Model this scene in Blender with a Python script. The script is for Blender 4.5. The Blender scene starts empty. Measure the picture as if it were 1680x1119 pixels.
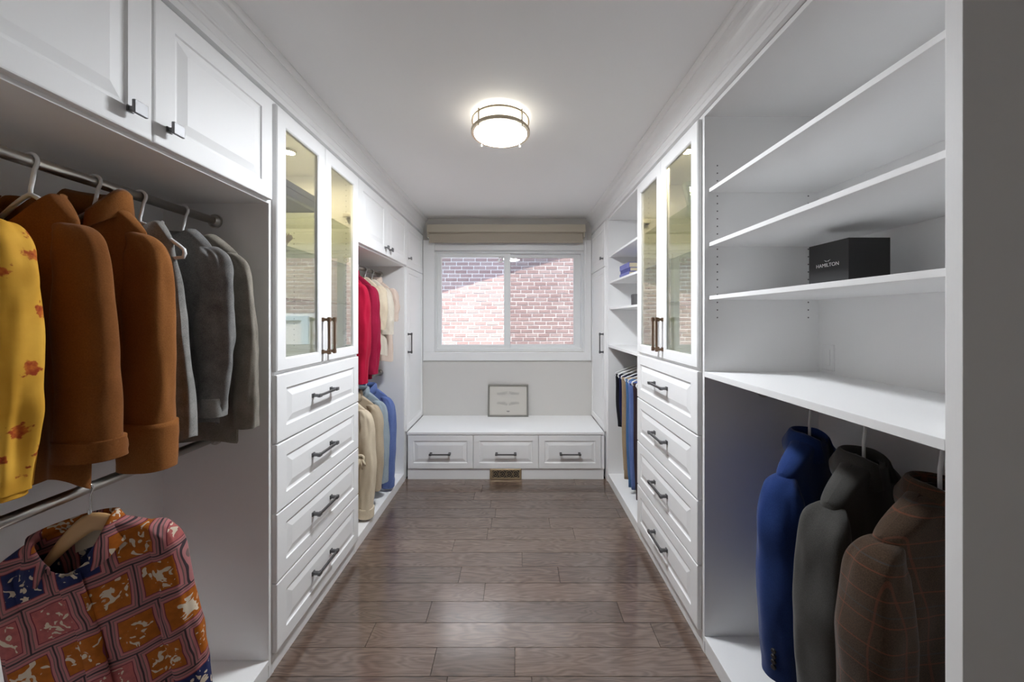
import bpy, bmesh, math, random
from mathutils import Vector, Matrix, noise

PI = math.pi
sc = bpy.context.scene
col = sc.collection
random.seed(7)

# ------------------------------------------------------------------ camera, sky, sun, exposure
FPX, VX, VY, EYE = 580.0, 847.0, 523.0, 1.41      # focal length in px, vanishing point, eye height (1680x1119 frame)
cd = bpy.data.cameras.new('camera'); cam = bpy.data.objects.new('camera', cd); col.objects.link(cam)
cam.location = (0, 0, EYE); cam.rotation_euler = (PI/2, 0, 0)
cd.sensor_width = 36; cd.lens = FPX/1680*36
cd.shift_x = (840-VX)/1680; cd.shift_y = (VY-559.5)/1680
cd.clip_start = 0.02
sc.camera = cam

w = bpy.data.worlds.new('sky'); sc.world = w; w.use_nodes = True
nt = w.node_tree; bg = nt.nodes['Background']
sky = nt.nodes.new('ShaderNodeTexSky'); sky.sky_type = 'NISHITA'; sky.sun_disc = False
sky.sun_elevation = math.radians(58); sky.sun_rotation = math.radians(180)
nt.links.new(sky.outputs[0], bg.inputs[0]); bg.inputs[1].default_value = 0.5

sd = bpy.data.lights.new('sun_offscreen', 'SUN'); sun = bpy.data.objects.new('sun_offscreen', sd); col.objects.link(sun)
sd.energy = 8.5; sd.angle = math.radians(0.6); sd.color = (1, .95, .88)
sun.rotation_euler = Vector((.10, .47, -.88)).to_track_quat('-Z', 'Y').to_euler()
sun.location = (-1, -3, 8)

vs = sc.view_settings
vs.view_transform = 'Standard'; vs.look = 'None'; vs.gamma = 1; vs.use_curve_mapping = False
vs.exposure = 0.24
LAMP = 178.0        # radiance of the ceiling lamp's diffuser
PUCK = 70.0        # radiance of the cabinet spots
sc.cycles.max_bounces = 12; sc.cycles.diffuse_bounces = 8; sc.cycles.transparent_max_bounces = 16
sc.cycles.caustics_reflective = False; sc.cycles.caustics_refractive = False
sc.cycles.sample_clamp_indirect = 6

# ------------------------------------------------------------------ materials
def new_mat(name):
    m = bpy.data.materials.new(name); m.use_nodes = True
    return m, m.node_tree, m.node_tree.nodes['Principled BSDF']
def setp(b, color=None, rough=None, metal=None, spec=None):
    if color is not None: b.inputs['Base Color'].default_value = (*color, 1)
    if rough is not None: b.inputs['Roughness'].default_value = rough
    if metal is not None: b.inputs['Metallic'].default_value = metal
    if spec is not None: b.inputs['Specular IOR Level'].default_value = spec
def coords(t, scale=(1, 1, 1), kind='Object'):
    tc = t.nodes.new('ShaderNodeTexCoord'); mp = t.nodes.new('ShaderNodeMapping')
    mp.inputs['Scale'].default_value = scale
    t.links.new(tc.outputs[kind], mp.inputs[0]); return mp.outputs[0]
def noise_n(t, vec, scale, detail=4, rough=.5, dist=0):
    n = t.nodes.new('ShaderNodeTexNoise'); n.inputs['Scale'].default_value = scale
    n.inputs['Detail'].default_value = detail; n.inputs['Roughness'].default_value = rough
    n.inputs['Distortion'].default_value = dist
    t.links.new(vec, n.inputs['Vector']); return n
def ramp(t, fac, stops):
    r = t.nodes.new('ShaderNodeValToRGB'); e = r.color_ramp.elements
    while len(e) < len(stops): e.new(.5)
    for k, (p, c) in enumerate(stops): e[k].position = p; e[k].color = (*c, 1)
    t.links.new(fac, r.inputs[0]); return r.outputs[0]
def mixc(t, fac, a, b, mode='MIX'):
    m = t.nodes.new('ShaderNodeMix'); m.data_type = 'RGBA'; m.blend_type = mode
    for sock, v in ((m.inputs[0], fac), (m.inputs[6], a), (m.inputs[7], b)):
        if isinstance(v, (int, float)): sock.default_value = v
        elif isinstance(v, tuple): sock.default_value = (*v, 1)
        else: t.links.new(v, sock)
    return m.outputs[2]
def mth(t, op, a, b=None):
    m = t.nodes.new('ShaderNodeMath'); m.operation = op
    for k, v in enumerate((a, b)):
        if v is None: continue
        if isinstance(v, (int, float)): m.inputs[k].default_value = v
        else: t.links.new(v, m.inputs[k])
    return m.outputs[0]
def bump(t, b, h, strength=.2, dist=.002):
    n = t.nodes.new('ShaderNodeBump'); n.inputs['Strength'].default_value = strength
    n.inputs['Distance'].default_value = dist
    t.links.new(h, n.inputs['Height']); t.links.new(n.outputs[0], b.inputs['Normal'])

def plain(name, color, rough=.5, metal=0, spec=.5, bscale=0, bstr=.1, bsc=(1, 1, 1)):
    m, t, b = new_mat(name); setp(b, color, rough, metal, spec)
    if bscale:
        n = noise_n(t, coords(t, bsc), bscale, 5); bump(t, b, n.outputs[0], bstr)
    return m
def cloth(name, c1, c2, scale=220, blot=7, rough=.92, bstr=.35, sheen=.25):
    m, t, b = new_mat(name); setp(b, None, rough, 0, .15)
    v = coords(t)
    f = noise_n(t, v, scale, 3, .7); g = noise_n(t, v, blot, 5, .6)
    k = mth(t, 'MULTIPLY_ADD', f.outputs[0], .6); t.nodes[-1].inputs[2].default_value = 0
    s = mth(t, 'ADD', k, mth(t, 'MULTIPLY', g.outputs[0], .4))
    t.links.new(ramp(t, s, [(.32, c1), (.68, c2)]), b.inputs['Base Color'])
    b.inputs['Sheen Weight'].default_value = sheen; b.inputs['Sheen Roughness'].default_value = .4
    bump(t, b, s, bstr, .002)
    return m

M = {}
def mk_cab():
    m, t, b = new_mat('white_cabinet_foil'); setp(b, (.87, .87, .87), .5, 0, .3)
    n = noise_n(t, coords(t, (60, 60, 3)), 3, 4, .6, .3)
    bump(t, b, n.outputs[0], .06, .002)
    return m
M['cab'] = mk_cab()
M['trim'] = plain('white_trim_paint', (.82, .82, .82), .35, bscale=30, bstr=.03)
M['ceil'] = plain('ceiling_paint', (.91, .91, .91), .9, spec=.2, bscale=180, bstr=.05)
M['wall'] = plain('greige_wall_paint', (.62, .605, .58), .85, spec=.25, bscale=160, bstr=.05)
M['wallw'] = plain('side_wall_paint', (.70, .69, .67), .85, spec=.25, bscale=160, bstr=.05)
M['vinyl'] = plain('white_vinyl', (.80, .81, .81), .4, bscale=20, bstr=.02)
M['nickel'] = plain('brushed_nickel', (.56, .54, .50), .28, 1, bscale=400, bstr=.05)
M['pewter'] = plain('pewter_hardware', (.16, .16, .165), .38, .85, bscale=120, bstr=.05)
M['satin'] = plain('satin_nickel_knob', (.20, .20, .205), .5, .8, bscale=120, bstr=.04)
M['bronze'] = plain('bronze_hardware', (.20, .13, .085), .4, .85, bscale=120, bstr=.05)
M['hook'] = plain('chrome_wire', (.75, .75, .75), .2, 1, bscale=300, bstr=.02)
M['plastic'] = plain('white_plastic', (.84, .84, .84), .4, bscale=60, bstr=.02)
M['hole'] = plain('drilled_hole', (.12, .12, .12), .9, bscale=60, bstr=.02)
M['taupe'] = plain('taupe_blind_fabric', (.42, .37, .30), .85, spec=.2, bscale=400, bstr=.15)
M['taupe_metal'] = plain('taupe_cassette', (.50, .45, .36), .5, bscale=80, bstr=.03)
M['edge'] = plain('duct_shade_dark', (.03, .03, .03), .6, bscale=80, bstr=.03)  # near-black colour standing for the shade inside the vent duct

def mk_glass(name, tint, ior, edge=False):
    m, t, b = new_mat(name); t.nodes.remove(b)
    out = t.nodes['Material Output']
    tr = t.nodes.new('ShaderNodeBsdfTransparent'); tr.inputs[0].default_value = (*tint, 1)
    gl = t.nodes.new('ShaderNodeBsdfGlossy'); gl.inputs['Roughness'].default_value = .0
    n = noise_n(t, coords(t), 2, 2); rr = mth(t, 'MULTIPLY', n.outputs[0], .004)
    t.links.new(rr, gl.inputs['Roughness'])
    lw = t.nodes.new('ShaderNodeLayerWeight'); lw.inputs[0].default_value = .5       # Schlick, the same from both sides
    pw = mth(t, 'POWER', lw.outputs['Facing'], 5.0)
    fr = t.nodes.new('ShaderNodeMath'); fr.operation = 'MULTIPLY_ADD'
    t.links.new(pw, fr.inputs[0]); fr.inputs[1].default_value = 1-ior; fr.inputs[2].default_value = ior
    mx = t.nodes.new('ShaderNodeMixShader')
    t.links.new(fr.outputs[0], mx.inputs[0]); t.links.new(tr.outputs[0], mx.inputs[1]); t.links.new(gl.outputs[0], mx.inputs[2])
    t.links.new(mx.outputs[0], out.inputs[0]); return m
M['pane'] = mk_glass('clear_pane', (.985, .99, .985), .035)
M['doorglass'] = mk_glass('door_glass', (.97, .975, .96), .27)
M['shelfglass'] = mk_glass('shelf_glass', (.80, .83, .77), .04)
def mk_screen():
    m, t, b = new_mat('insect_screen_mesh'); setp(b, (.22, .22, .24), .8)
    n = noise_n(t, coords(t), 300, 2)
    b.inputs['Alpha'].default_value = .34
    t.links.new(mth(t, 'MULTIPLY_ADD', n.outputs[0], .06), b.inputs['Alpha']); t.nodes[-1].inputs[2].default_value = .22
    return m
M['screen'] = mk_screen()
def mk_emit(name, color, strength):
    m, t, b = new_mat(name); setp(b, (.9, .9, .88), .5)
    b.inputs['Emission Color'].default_value = (*color, 1); b.inputs['Emission Strength'].default_value = strength
    n = noise_n(t, coords(t), 40, 2); bump(t, b, n.outputs[0], .02)
    return m
M['lamp'] = mk_emit('lamp_diffuser', (.945, .985, 1.03), LAMP)
M['lampside'] = mk_emit('lamp_side_diffuser', (1, .93, .80), LAMP*.022)
M['puck'] = mk_emit('spot_lens', (1, .84, .48), PUCK*10)

def mk_oak():
    m, t, b = new_mat('stained_oak_plank'); setp(b, None, .42, 0, .5)
    b.inputs['Coat Weight'].default_value = .9; b.inputs['Coat Roughness'].default_value = .17; b.inputs['Coat IOR'].default_value = 2.1
    tc = t.nodes.new('ShaderNodeTexCoord'); oi = t.nodes.new('ShaderNodeObjectInfo')
    off = t.nodes.new('ShaderNodeVectorMath'); off.operation = 'ADD'
    sc3 = t.nodes.new('ShaderNodeCombineXYZ')
    r1 = mth(t, 'MULTIPLY', oi.outputs['Random'], 37.0); r2 = mth(t, 'MULTIPLY', oi.outputs['Random'], 3.1)
    t.links.new(r1, sc3.inputs[0]); t.links.new(r2, sc3.inputs[1]); t.links.new(r1, sc3.inputs[2])
    t.links.new(tc.outputs['Object'], off.inputs[0]); t.links.new(sc3.outputs[0], off.inputs[1])
    mp = t.nodes.new('ShaderNodeMapping'); mp.inputs['Scale'].default_value = (1.6, 9, 1)
    t.links.new(off.outputs[0], mp.inputs[0])
    big = noise_n(t, mp.outputs[0], 1.3, 2, .5, .4)
    rings = mth(t, 'SINE', mth(t, 'MULTIPLY', big.outputs[0], 95))          # cathedral grain
    mp2 = t.nodes.new('ShaderNodeMapping'); mp2.inputs['Scale'].default_value = (5, 120, 1)
    t.links.new(off.outputs[0], mp2.inputs[0])
    fine = noise_n(t, mp2.outputs[0], 2, 5, .65)
    s = mth(t, 'ADD', mth(t, 'MULTIPLY', rings, .11), fine.outputs[0])
    c = ramp(t, s, [(.30, (.066, .038, .026)), (.52, (.125, .078, .056)), (.75, (.178, .120, .090))])
    tone = mth(t, 'MULTIPLY_ADD', oi.outputs['Random'], .42); t.nodes[-1].inputs[2].default_value = .80
    cc = t.nodes.new('ShaderNodeCombineXYZ')
    for k in range(3): t.links.new(tone, cc.inputs[k])
    t.links.new(mixc(t, 1.0, c, cc.outputs[0], 'MULTIPLY'), b.inputs['Base Color'])
    t.links.new(ramp(t, s, [(.3, (.5, .5, .5)), (.7, (.38, .38, .38))]), b.inputs['Roughness'])
    bump(t, b, s, .12, .0015)
    return m
M['oak'] = mk_oak()
M['subfloor'] = plain('dark_subfloor', (.03, .02, .015), .9, bscale=20, bstr=.05)

def mk_brick():
    m, t, b = new_mat('red_brick'); setp(b, None, .9, 0, .2)
    oi = t.nodes.new('ShaderNodeObjectInfo'); v = coords(t)
    n = noise_n(t, v, 3.7, 2, .5); n2 = noise_n(t, v, 60, 4, .7)
    s = mth(t, 'ADD', mth(t, 'MULTIPLY', n.outputs[0], .5), mth(t, 'MULTIPLY', oi.outputs['Random'], .5))
    c = ramp(t, s, [(.2, (.36, .22, .20)), (.5, (.47, .31, .285)), (.8, (.56, .43, .40))])
    t.links.new(mixc(t, .35, c, ramp(t, n2.outputs[0], [(.35, (.32, .23, .22)), (.65, (.60, .47, .45))])), b.inputs['Base Color'])
    bump(t, b, n2.outputs[0], .4, .004); return m
M['brick'] = mk_brick()
M['mortar'] = plain('pale_mortar', (.86, .83, .80), .95, bscale=90, bstr=.4)
M['soffit'] = plain('painted_soffit', (.45, .43, .40), .7, bscale=40, bstr=.1)
M['blueglass'] = plain('blue_window_glass', (.20, .36, .58), .15, bscale=3, bstr=.02)
M['paleframe'] = plain('pale_blue_frame', (.60, .74, .80), .5, bscale=20, bstr=.03)

# ------------------------------------------------------------------ mesh helpers
class MB:
    def __init__(s): s.v = []; s.f = []
    def quad_grid(s, rows, closed=True):
        base = len(s.v); n = len(rows[0])
        for r in rows: s.v.extend(r)
        for j in range(len(rows)-1):
            for i in range(n if closed else n-1):
                k = (i+1) % n
                s.f.append((base+j*n+i, base+j*n+k, base+(j+1)*n+k, base+(j+1)*n+i))
        return base, n
    def cap(s, base, n, flip=False):
        r = list(range(base, base+n)); s.f.append(tuple(r[::-1] if flip else r))
    def box(s, x0, x1, y0, y1, z0, z1):
        b = len(s.v)
        s.v += [(x, y, z) for z in (z0, z1) for x, y in ((x0, y0), (x1, y0), (x1, y1), (x0, y1))]
        s.f += [tuple(b+i for i in q) for q in ((3, 2, 1, 0), (4, 5, 6, 7), (0, 1, 5, 4), (1, 2, 6, 5), (2, 3, 7, 6), (3, 0, 4, 7))]
        return s
    def mbox(s, mp, u0, u1, v0, v1, n0, n1):
        b = len(s.v)
        s.v += [mp(u, v, n) for n in (n0, n1) for u, v in ((u0, v0), (u1, v0), (u1, v1), (u0, v1))]
        s.f += [tuple(b+i for i in q) for q in ((3, 2, 1, 0), (4, 5, 6, 7), (0, 1, 5, 4), (1, 2, 6, 5), (2, 3, 7, 6), (3, 0, 4, 7))]
        return s
    def tube(s, pts, r, n=10, closed=False, ry=None):
        pts = [Vector(p) for p in pts]; N = len(pts)
        rows = []
        up = None
        for i, p in enumerate(pts):
            a = pts[(i-1) % N] if (closed or i > 0) else p
            c = pts[(i+1) % N] if (closed or i < N-1) else p
            d = (c-a).normalized()
            if up is None:
                up = Vector((0, 1, 0)) if abs(d.y) < .8 else Vector((0, 0, 1))
            e1 = d.cross(up).normalized(); e2 = e1.cross(d).normalized(); up = e2
            rr = r(i/(N-1)) if callable(r) else r
            r2 = rr if ry is None else (ry(i/(N-1)) if callable(ry) else ry)
            rows.append([tuple(p+e1*math.cos(2*PI*k/n)*rr+e2*math.sin(2*PI*k/n)*r2) for k in range(n)])
        if closed: rows.append(rows[0])
        b, m = s.quad_grid(rows)
        if not closed: s.cap(b, m); s.cap(b+(len(rows)-1)*m, m, True)
        return s
    def cyl(s, p0, p1, r0, r1=None, n=20):
        p0, p1 = Vector(p0), Vector(p1); r1 = r0 if r1 is None else r1
        d = (p1-p0).normalized(); up = Vector((0, 0, 1)) if abs(d.z) < .9 else Vector((1, 0, 0))
        e1 = d.cross(up).normalized(); e2 = e1.cross(d)
        rows = [[tuple(p+(e1*math.cos(2*PI*k/n)+e2*math.sin(2*PI*k/n))*r) for k in range(n)] for p, r in ((p0, r0), (p1, r1))]
        b, m = s.quad_grid(rows); s.cap(b, m); s.cap(b+m, m, True); return s
    def lathe(s, c, prof, n=40, caps=True):
        rows = [[(c[0]+r*math.cos(2*PI*k/n), c[1]+r*math.sin(2*PI*k/n), c[2]+z) for k in range(n)] for r, z in prof]
        b, m = s.quad_grid(rows)
        if caps: s.cap(b, m); s.cap(b+(len(rows)-1)*m, m, True)
        return s
    def rings(s, mp, rects, torus=False):
        rows = [[mp(u0, v0, n), mp(u1, v0, n), mp(u1, v1, n), mp(u0, v1, n)] for u0, u1, v0, v1, n in rects]
        if torus: rows.append(rows[0])
        b, m = s.quad_grid(rows)
        if not torus: s.cap(b, m); s.cap(b+(len(rows)-1)*m, m, True)
        return s
    def extrude_y(s, prof, y0, y1):
        n = len(prof)
        b, m = s.quad_grid([[(x, y, z) for x, z in prof] for y in (y0, y1)])
        s.cap(b, n); s.cap(b+n, n, True); return s
    def build(s, name, mat, parent=None, smooth=False, bevel=0, local=False, recalc=True):
        me = bpy.data.meshes.new(name)
        off = Vector((0, 0, 0)) if (parent is None or local) else world_loc(parent)
        me.from_pydata([(p[0]-off.x, p[1]-off.y, p[2]-off.z) for p in s.v], [], s.f)
        if recalc:
            bm = bmesh.new(); bm.from_mesh(me)
            bmesh.ops.remove_doubles(bm, verts=bm.verts, dist=1e-6)
            bmesh.ops.recalc_face_normals(bm, faces=bm.faces); bm.to_mesh(me); bm.free()
        if smooth:
            for p in me.polygons: p.use_smooth = True
        me.materials.append(M[mat] if isinstance(mat, str) else mat)
        o = bpy.data.objects.new(name, me); col.objects.link(o)
        if parent: o.parent = parent
        if bevel:
            md = o.modifiers.new('edge', 'BEVEL'); md.width = bevel; md.segments = 2; md.limit_method = 'ANGLE'
            md.angle_limit = math.radians(50)
        return o
def world_loc(o):
    l = Vector(o.location)
    while o.parent: o = o.parent; l += Vector(o.location)
    return l
def tag(o, label, cat, group=None):
    o['label'] = label; o['category'] = cat
    if group: o['group'] = group
    return o
def thing(name, label, cat, loc=(0, 0, 0), group=None, rot=(0, 0, 0)):
    o = bpy.data.objects.new(name, None); col.objects.link(o); o.empty_display_size = .05
    o.location = loc; o.rotation_euler = rot
    return tag(o, label, cat, group)
def struct(o): o['kind'] = 'structure'; return o
def box(name, mat, dims, parent=None, bevel=.001): return MB().box(*dims).build(name, mat, parent, bevel=bevel)
def dep(X, px): return abs(X)*FPX/abs(px-VX)

# ------------------------------------------------------------------ room shell
XL, XR, YW, YB, ZC = -1.41, 1.30, 3.63, -1.2, 2.44
struct(box('ceiling', 'ceil', (XL-.15, XR+.15, YB-.15, YW+.15, ZC, ZC+.2), bevel=0))
struct(box('wall_left', 'wallw', (XL-.15, XL, YB-.15, YW+.15, -.1, ZC), bevel=0))
struct(box('wall_right', 'wallw', (XR, XR+.15, YB-.15, YW+.15, -.1, ZC), bevel=0))
struct(box('wall_back', 'wallw', (XL, XR, YB-.15, YB, -.1, ZC), bevel=0))
WX0, WX1, WZ0, WZ1 = -.842, .70, 1.075, 2.115          # window opening
mb = MB()
mb.box(XL, WX0, YW, YW+.15, -.1, ZC).box(WX1, XR, YW, YW+.15, -.1, ZC)
mb.box(WX0, WX1, YW, YW+.15, -.1, WZ0).box(WX0, WX1, YW, YW+.15, WZ1, ZC)
struct(mb.build('wall_front', 'wall', recalc=False))

floor = struct(box('floor', 'subfloor', (XL, XR, YB, YW, -.1, -.014), bevel=0))
joints = {0: [-.17, .23], 2: [-.39], 3: [.034], 4: [-.31, .235], 5: [-.165], 6: [-.42, .5], 8: [-.34, -.006], 9: [-.27, .06], 7: [-.65, .62]}
pitch = .1233; ytop = 2.503
rs = random.Random(5)
k0 = -int((YW-ytop)/pitch)-1
for k in range(k0, int((ytop-YB)/pitch)+1):
    y1 = ytop-k*pitch; y0 = y1-pitch
    y0c, y1c = max(y0, YB), min(y1, 3.12)
    if y1c-y0c < .01: continue
    js = joints.get(k)
    if js is None:
        a = -1.0+rs.random()*.9; js = [a, a+.5+rs.random()*.6]
    xs = [-1.08]+sorted(j for j in js if -1.0 < j < .85)+[.90]
    g = .0011
    for a, b in zip(xs, xs[1:]):
        cx, cy = (a+b)/2, (y0c+y1c)/2; hx, hy = (b-a)/2-g, (y1c-y0c)/2-g
        m2 = MB(); mp = lambda u, v, n: (u, v, n)
        m2.rings(mp, [(-hx, hx, -hy, hy, -.014), (-hx, hx, -hy, hy, 0)])
        o = m2.build('plank', 'oak', floor, local=True); o.location = (cx, cy, 0)

# ------------------------------------------------------------------ cabinet helpers
XLC, XRC = .969, .793          # carcass front planes (left at -XLC, right at +XRC)
XLB, XRB = 1.39, 1.28          # their backs
def mapL(n0=0): return lambda u, v, n: (-XLC+n0+n, u, v)
def mapR(n0=0): return lambda u, v, n: (XRC-n0-n, u, v)
def raised(mb, mp, u0, u1, v0, v1, t=.02, I=.058, slope=.026):
    def rc(i, n): return (u0+i, u1-i, v0+i, v1-i, n)
    return mb.rings(mp, [rc(0, 0), rc(0, t-.004), rc(.0015, t-.001), rc(.005, t), rc(I, t), rc(I+.003, t-.005), rc(I+.009, t-.0065), rc(I+.012, t-.0065), rc(I+.012+slope, t-.0005)])
def glassframe(mb, mp, u0, u1, v0, v1, t=.02, I=.06, top=.07):
    def rc(i, n, e=0): return (u0+i, u1-i, v0+i-e*.008, v1-i-e*(top-I), n)
    return mb.rings(mp, [rc(0, 0), rc(0, t-.004), rc(.004, t), rc(I-.006, t, 1), rc(I-.002, t-.003, 1), rc(I, t-.006, 1), rc(I, 0, 1)], torus=True)
def bar_handle(parent, mp, uc, vc, L, vertical, t=.02, mat='pewter', label=None):
    mb = MB(); h = L/2; s = .0055
    def bx(a0, a1, c0, c1, n0, n1):
        if vertical: mb.mbox(mp, uc+c0, uc+c1, vc+a0, vc+a1, n0, n1)
        else: mb.mbox(mp, uc+a0, uc+a1, vc+c0, vc+c1, n0, n1)
    bx(-h, h, -s, s, t+.028, t+.037)
    for q in (-1, 1):
        a = q*(h-.012)
        bx(a-.0065, a+.0065, -.0065, .0065, t+.004, t+.03)
        bx(a-.010, a+.010, -.0095, .0095, t-.001, t+.005)
        bx(a-.011, a+.011, -.0075, .0075, t+.026, t+.039)
    o = mb.build('handle', mat, parent, bevel=.0012)
    if label: o['label'] = label
    return o
def knob(parent, mp, u, v, t=.02, s=.016):
    mb = MB()
    mb.mbox(mp, u-.008, u+.008, v-.008, v+.008, t-.001, t+.004)
    mb.mbox(mp, u-.0055, u+.0055, v-.0055, v+.0055, t+.003, t+.024)
    mb.mbox(mp, u-s, u+s, v-s, v+s, t+.022, t+.030)
    return mb.build('knob', 'satin', parent, bevel=.0015)
def side(sgn, X0, X1): return (min(sgn*X0, sgn*X1), max(sgn*X0, sgn*X1))
def carcass(p, sgn, y0, y1, t0=.017, t1=.0175, z1=2.279, base=.072):
    Xf, Xb = (XLC, XLB) if sgn < 0 else (XRC, XRB)
    a, b = side(sgn, Xf, Xb)
    box('side_panel', 'cab', (a, b, y0, y0+t0, 0, z1), p); box('side_panel', 'cab', (a, b, y1-t1, y1, 0, z1), p)
    c, d = side(sgn, Xb-.008, Xb)
    box('back_panel', 'cab', (c, d, y0+t0, y1-t1, 0, z1), p)
    e, f = side(sgn, Xf, Xb-.008)
    box('top_panel', 'cab', (e, f, y0+t0, y1-t1, z1-.017, z1), p)
    box('bottom_panel', 'cab', (e, f, y0+t0, y1-t1, base-.02, base), p)
    g, h = side(sgn, Xf+.002, Xf+.02)
    box('plinth', 'cab', (g, h, y0+t0, y1-t1, 0, base-.02), p)
def shelf(p, sgn, y0, y1, z0, z1, setback=0, name='shelf', mat='cab', ya=None):
    Xf, Xb = (XLC, XLB) if sgn < 0 else (XRC, XRB)
    a, b = side(sgn, Xf+setback, Xb-.008)
    return box(name, mat, (a, b, y0, y1, z0, z1), p)
def rod(p, x, z, y0, y1, r=.0145):
    o = MB().cyl((x, y0+.002, z), (x, y1-.002, z), r, n=24).build('clothes_rod', 'nickel', p, smooth=False)
    for f in o.data.polygons: f.use_smooth = len(f.vertices) == 4
    for ya, s in ((y0, 1), (y1, -1)):
        m2 = MB(); m2.cyl((x, ya, z), (x, ya+s*.006, z), .027, n=24).cyl((x, ya+s*.006, z), (x, ya+s*.02, z), .023, .0175, n=24)
        m2.build('flange', 'nickel', o)
    return o
def pin_hole_discs(p, sgn, y, cols, zs):  # flat dark metal discs stand in for the shade of shelf-pin holes
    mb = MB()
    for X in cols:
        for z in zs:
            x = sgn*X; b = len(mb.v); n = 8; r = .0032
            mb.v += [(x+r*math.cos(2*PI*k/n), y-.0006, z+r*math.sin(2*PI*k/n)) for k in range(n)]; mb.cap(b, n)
    o = mb.build('pin_hole_discs', 'pewter', p, recalc=False); o['kind'] = 'stuff'
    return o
HOLES = [.032*k for k in range(40)]

# y stations
L0, L1, L2, L3 = .45, 1.4015, 2.129, 3.07
R0, R1, R2, R3 = .6275, 1.5065, 2.264, 3.07
ZD0, ZD1 = 1.872, 2.262       # upper doors
ROD_L, ROD_R = -1.176, 1.04
ZU, ZLOW, ZRR = 1.791, .945, 1.106

# ---- left: near wardrobe
p = thing('wardrobe_cabinet', 'white open wardrobe with brown coats hanging under two raised-panel doors', 'wardrobe', (-1.18, .92, 0))
carcass(p, -1, L0, L1)
shelf(p, -1, L0+.017, L1-.0175, 1.861, 1.879)
for (a, b), ku in (((L0+.004, .922), .868), ((.9255, 1.377), .966)):
    d = raised(MB(), mapL(), a, b, ZD0, ZD1).build('door', 'cab', p)
    knob(d, mapL(), ku, 1.925)
rod(p, ROD_L, ZU, L0+.017, L1-.0175); rod(p, ROD_L, ZLOW, L0+.017, L1-.0175)

# ---- glass-door drawer cabinets
def display(sgn, y0, y1, dl, spot, label, mid_rods):
    p = thing('display_cabinet', label, 'cabinet', (sgn*1.15, (y0+y1)/2, 0))
    mp = mapL() if sgn < 0 else mapR()
    carcass(p, sgn, y0, y1, .012, .012)
    shelf(p, sgn, y0+.012, y1-.012, 1.183, 1.201, name='deck')
    for z in (1.955, 1.729, 1.500):
        o = shelf(p, sgn, y0+.013, y1-.013, z-.006, z, setback=.03, name='glass_shelf', mat='shelfglass')
    Xf, Xb = (XLC, XLB) if sgn < 0 else (XRC, XRB)
    pin_hole_discs(p, sgn, y1-.012, (Xf+.05, Xb-.06), [1.25+z for z in HOLES[:31]])
    d0, d1, d2 = dl
    for j, (a, b) in enumerate(((d0, d1-.0015), (d1+.0015, d2))):
        d = glassframe(MB(), mp, a, b, 1.198, ZD1).build('door', 'cab', p)
        MB().mbox(mp, a+.055, b-.055, 1.245, 2.197, .006, .010).build('glass_pane', 'doorglass', d)
        uh = (b-.024) if j == 0 else (a+.024)
        bar_handle(d, mp, uh, 1.327, .182, True, mat='bronze', label='bronze bar handle')
        ue = a+.03 if j == 0 else b-.03
        for zz in (1.33, 2.02):
            hb = MB(); hb.mbox(mp, ue-.022, ue+.022, zz-.012, zz+.012, -.05, -.002).mbox(mp, ue-.014, ue+.014, zz-.02, zz+.02, -.012, -.001)
            hb.build('hinge', 'nickel', d, bevel=.002)
    for k in range(4):
        zt = 1.184-.2765*k
        d = raised(MB(), mp, d0, d2, zt-.2705, zt).build('drawer', 'cab', p)
        bar_handle(d, mp, (d0+d2)/2-.035*(1 if sgn < 0 else -0.2), zt-.132, .182, False)
    pk = thing('cabinet_spotlight', 'small warm round spotlight under the top of the ' + mid_rods, 'light', (spot[0], spot[1], 2.262-.012))
    x, y = spot
    MB().lathe((x, y, 2.262), [(.034, 0), (.034, -.010), (.030, -.012), (.026, -.012), (.026, -.006)], 28).build('housing', 'nickel', pk)
    MB().lathe((x, y, 2.262), [(.0255, -.005), (.0255, -.0105), (.01, -.0115)], 28).build('lens', 'puck', pk)
    return p
display(-1, L1, L2, (L1+.0005, 1.758, L2-.002), (-1.15, 1.79), 'white cabinet with two glass doors above four drawers, beside the brown coats', 'glass cabinet beside the brown coats')
display(1, R1, R2, (1.509, 1.892, R2-.002), (.862, 1.78), 'white cabinet with two glass doors above four drawers, beside the suit jackets', 'glass cabinet beside the suit jackets')

# ---- left: second wardrobe
p = thing('wardrobe_cabinet', 'white open wardrobe holding the red coats under two small doors', 'wardrobe', (-1.18, 2.6, 0))
carcass(p, -1, L2, L3)
shelf(p, -1, L2+.017, L3-.0175, 1.861, 1.879)
for (a, b), ku in (((L2+.002, 2.598), 2.555), ((2.601, L3-.003), 2.644)):
    d = raised(MB(), mapL(), a, b, ZD0, ZD1).build('door', 'cab', p)
    knob(d, mapL(), ku, 1.925, s=.014)
rod(p, ROD_L, ZU, L2+.017, L3-.0175); rod(p, ROD_L, ZLOW, L2+.017, L3-.0175)

# ---- tall narrow cabinets beside the window
def tall(sgn, label):
    p = thing('tall_cabinet', label, 'cabinet', (sgn*1.1, 3.35, 0))
    Xf = .974 if sgn < 0 else .788; Xb = 1.40 if sgn < 0 else 1.29
    a, b = side(sgn, Xf, Xb)
    box('body', 'cab', (a, b, L3+.001, YW-.001, 0, 2.279), p)
    mp = (lambda u, v, n: (-Xf+n, u, v)) if sgn < 0 else (lambda u, v, n: (Xf-n, u, v))
    d = raised(MB(), mp, 3.093, YW-.006, 1.868, ZD1, t=.018, I=.05, slope=.02).build('door', 'cab', p)
    knob(d, mp, 3.135, 1.945, t=.018, s=.013)
    d = raised(MB(), mp, 3.093, YW-.006, .425, 1.864, t=.018, I=.05, slope=.02).build('door', 'cab', p)
    bar_handle(d, mp, 3.122, 1.195, .182, True, t=.018)
tall(-1, 'tall narrow white cabinet between the red coats and the window')
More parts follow.
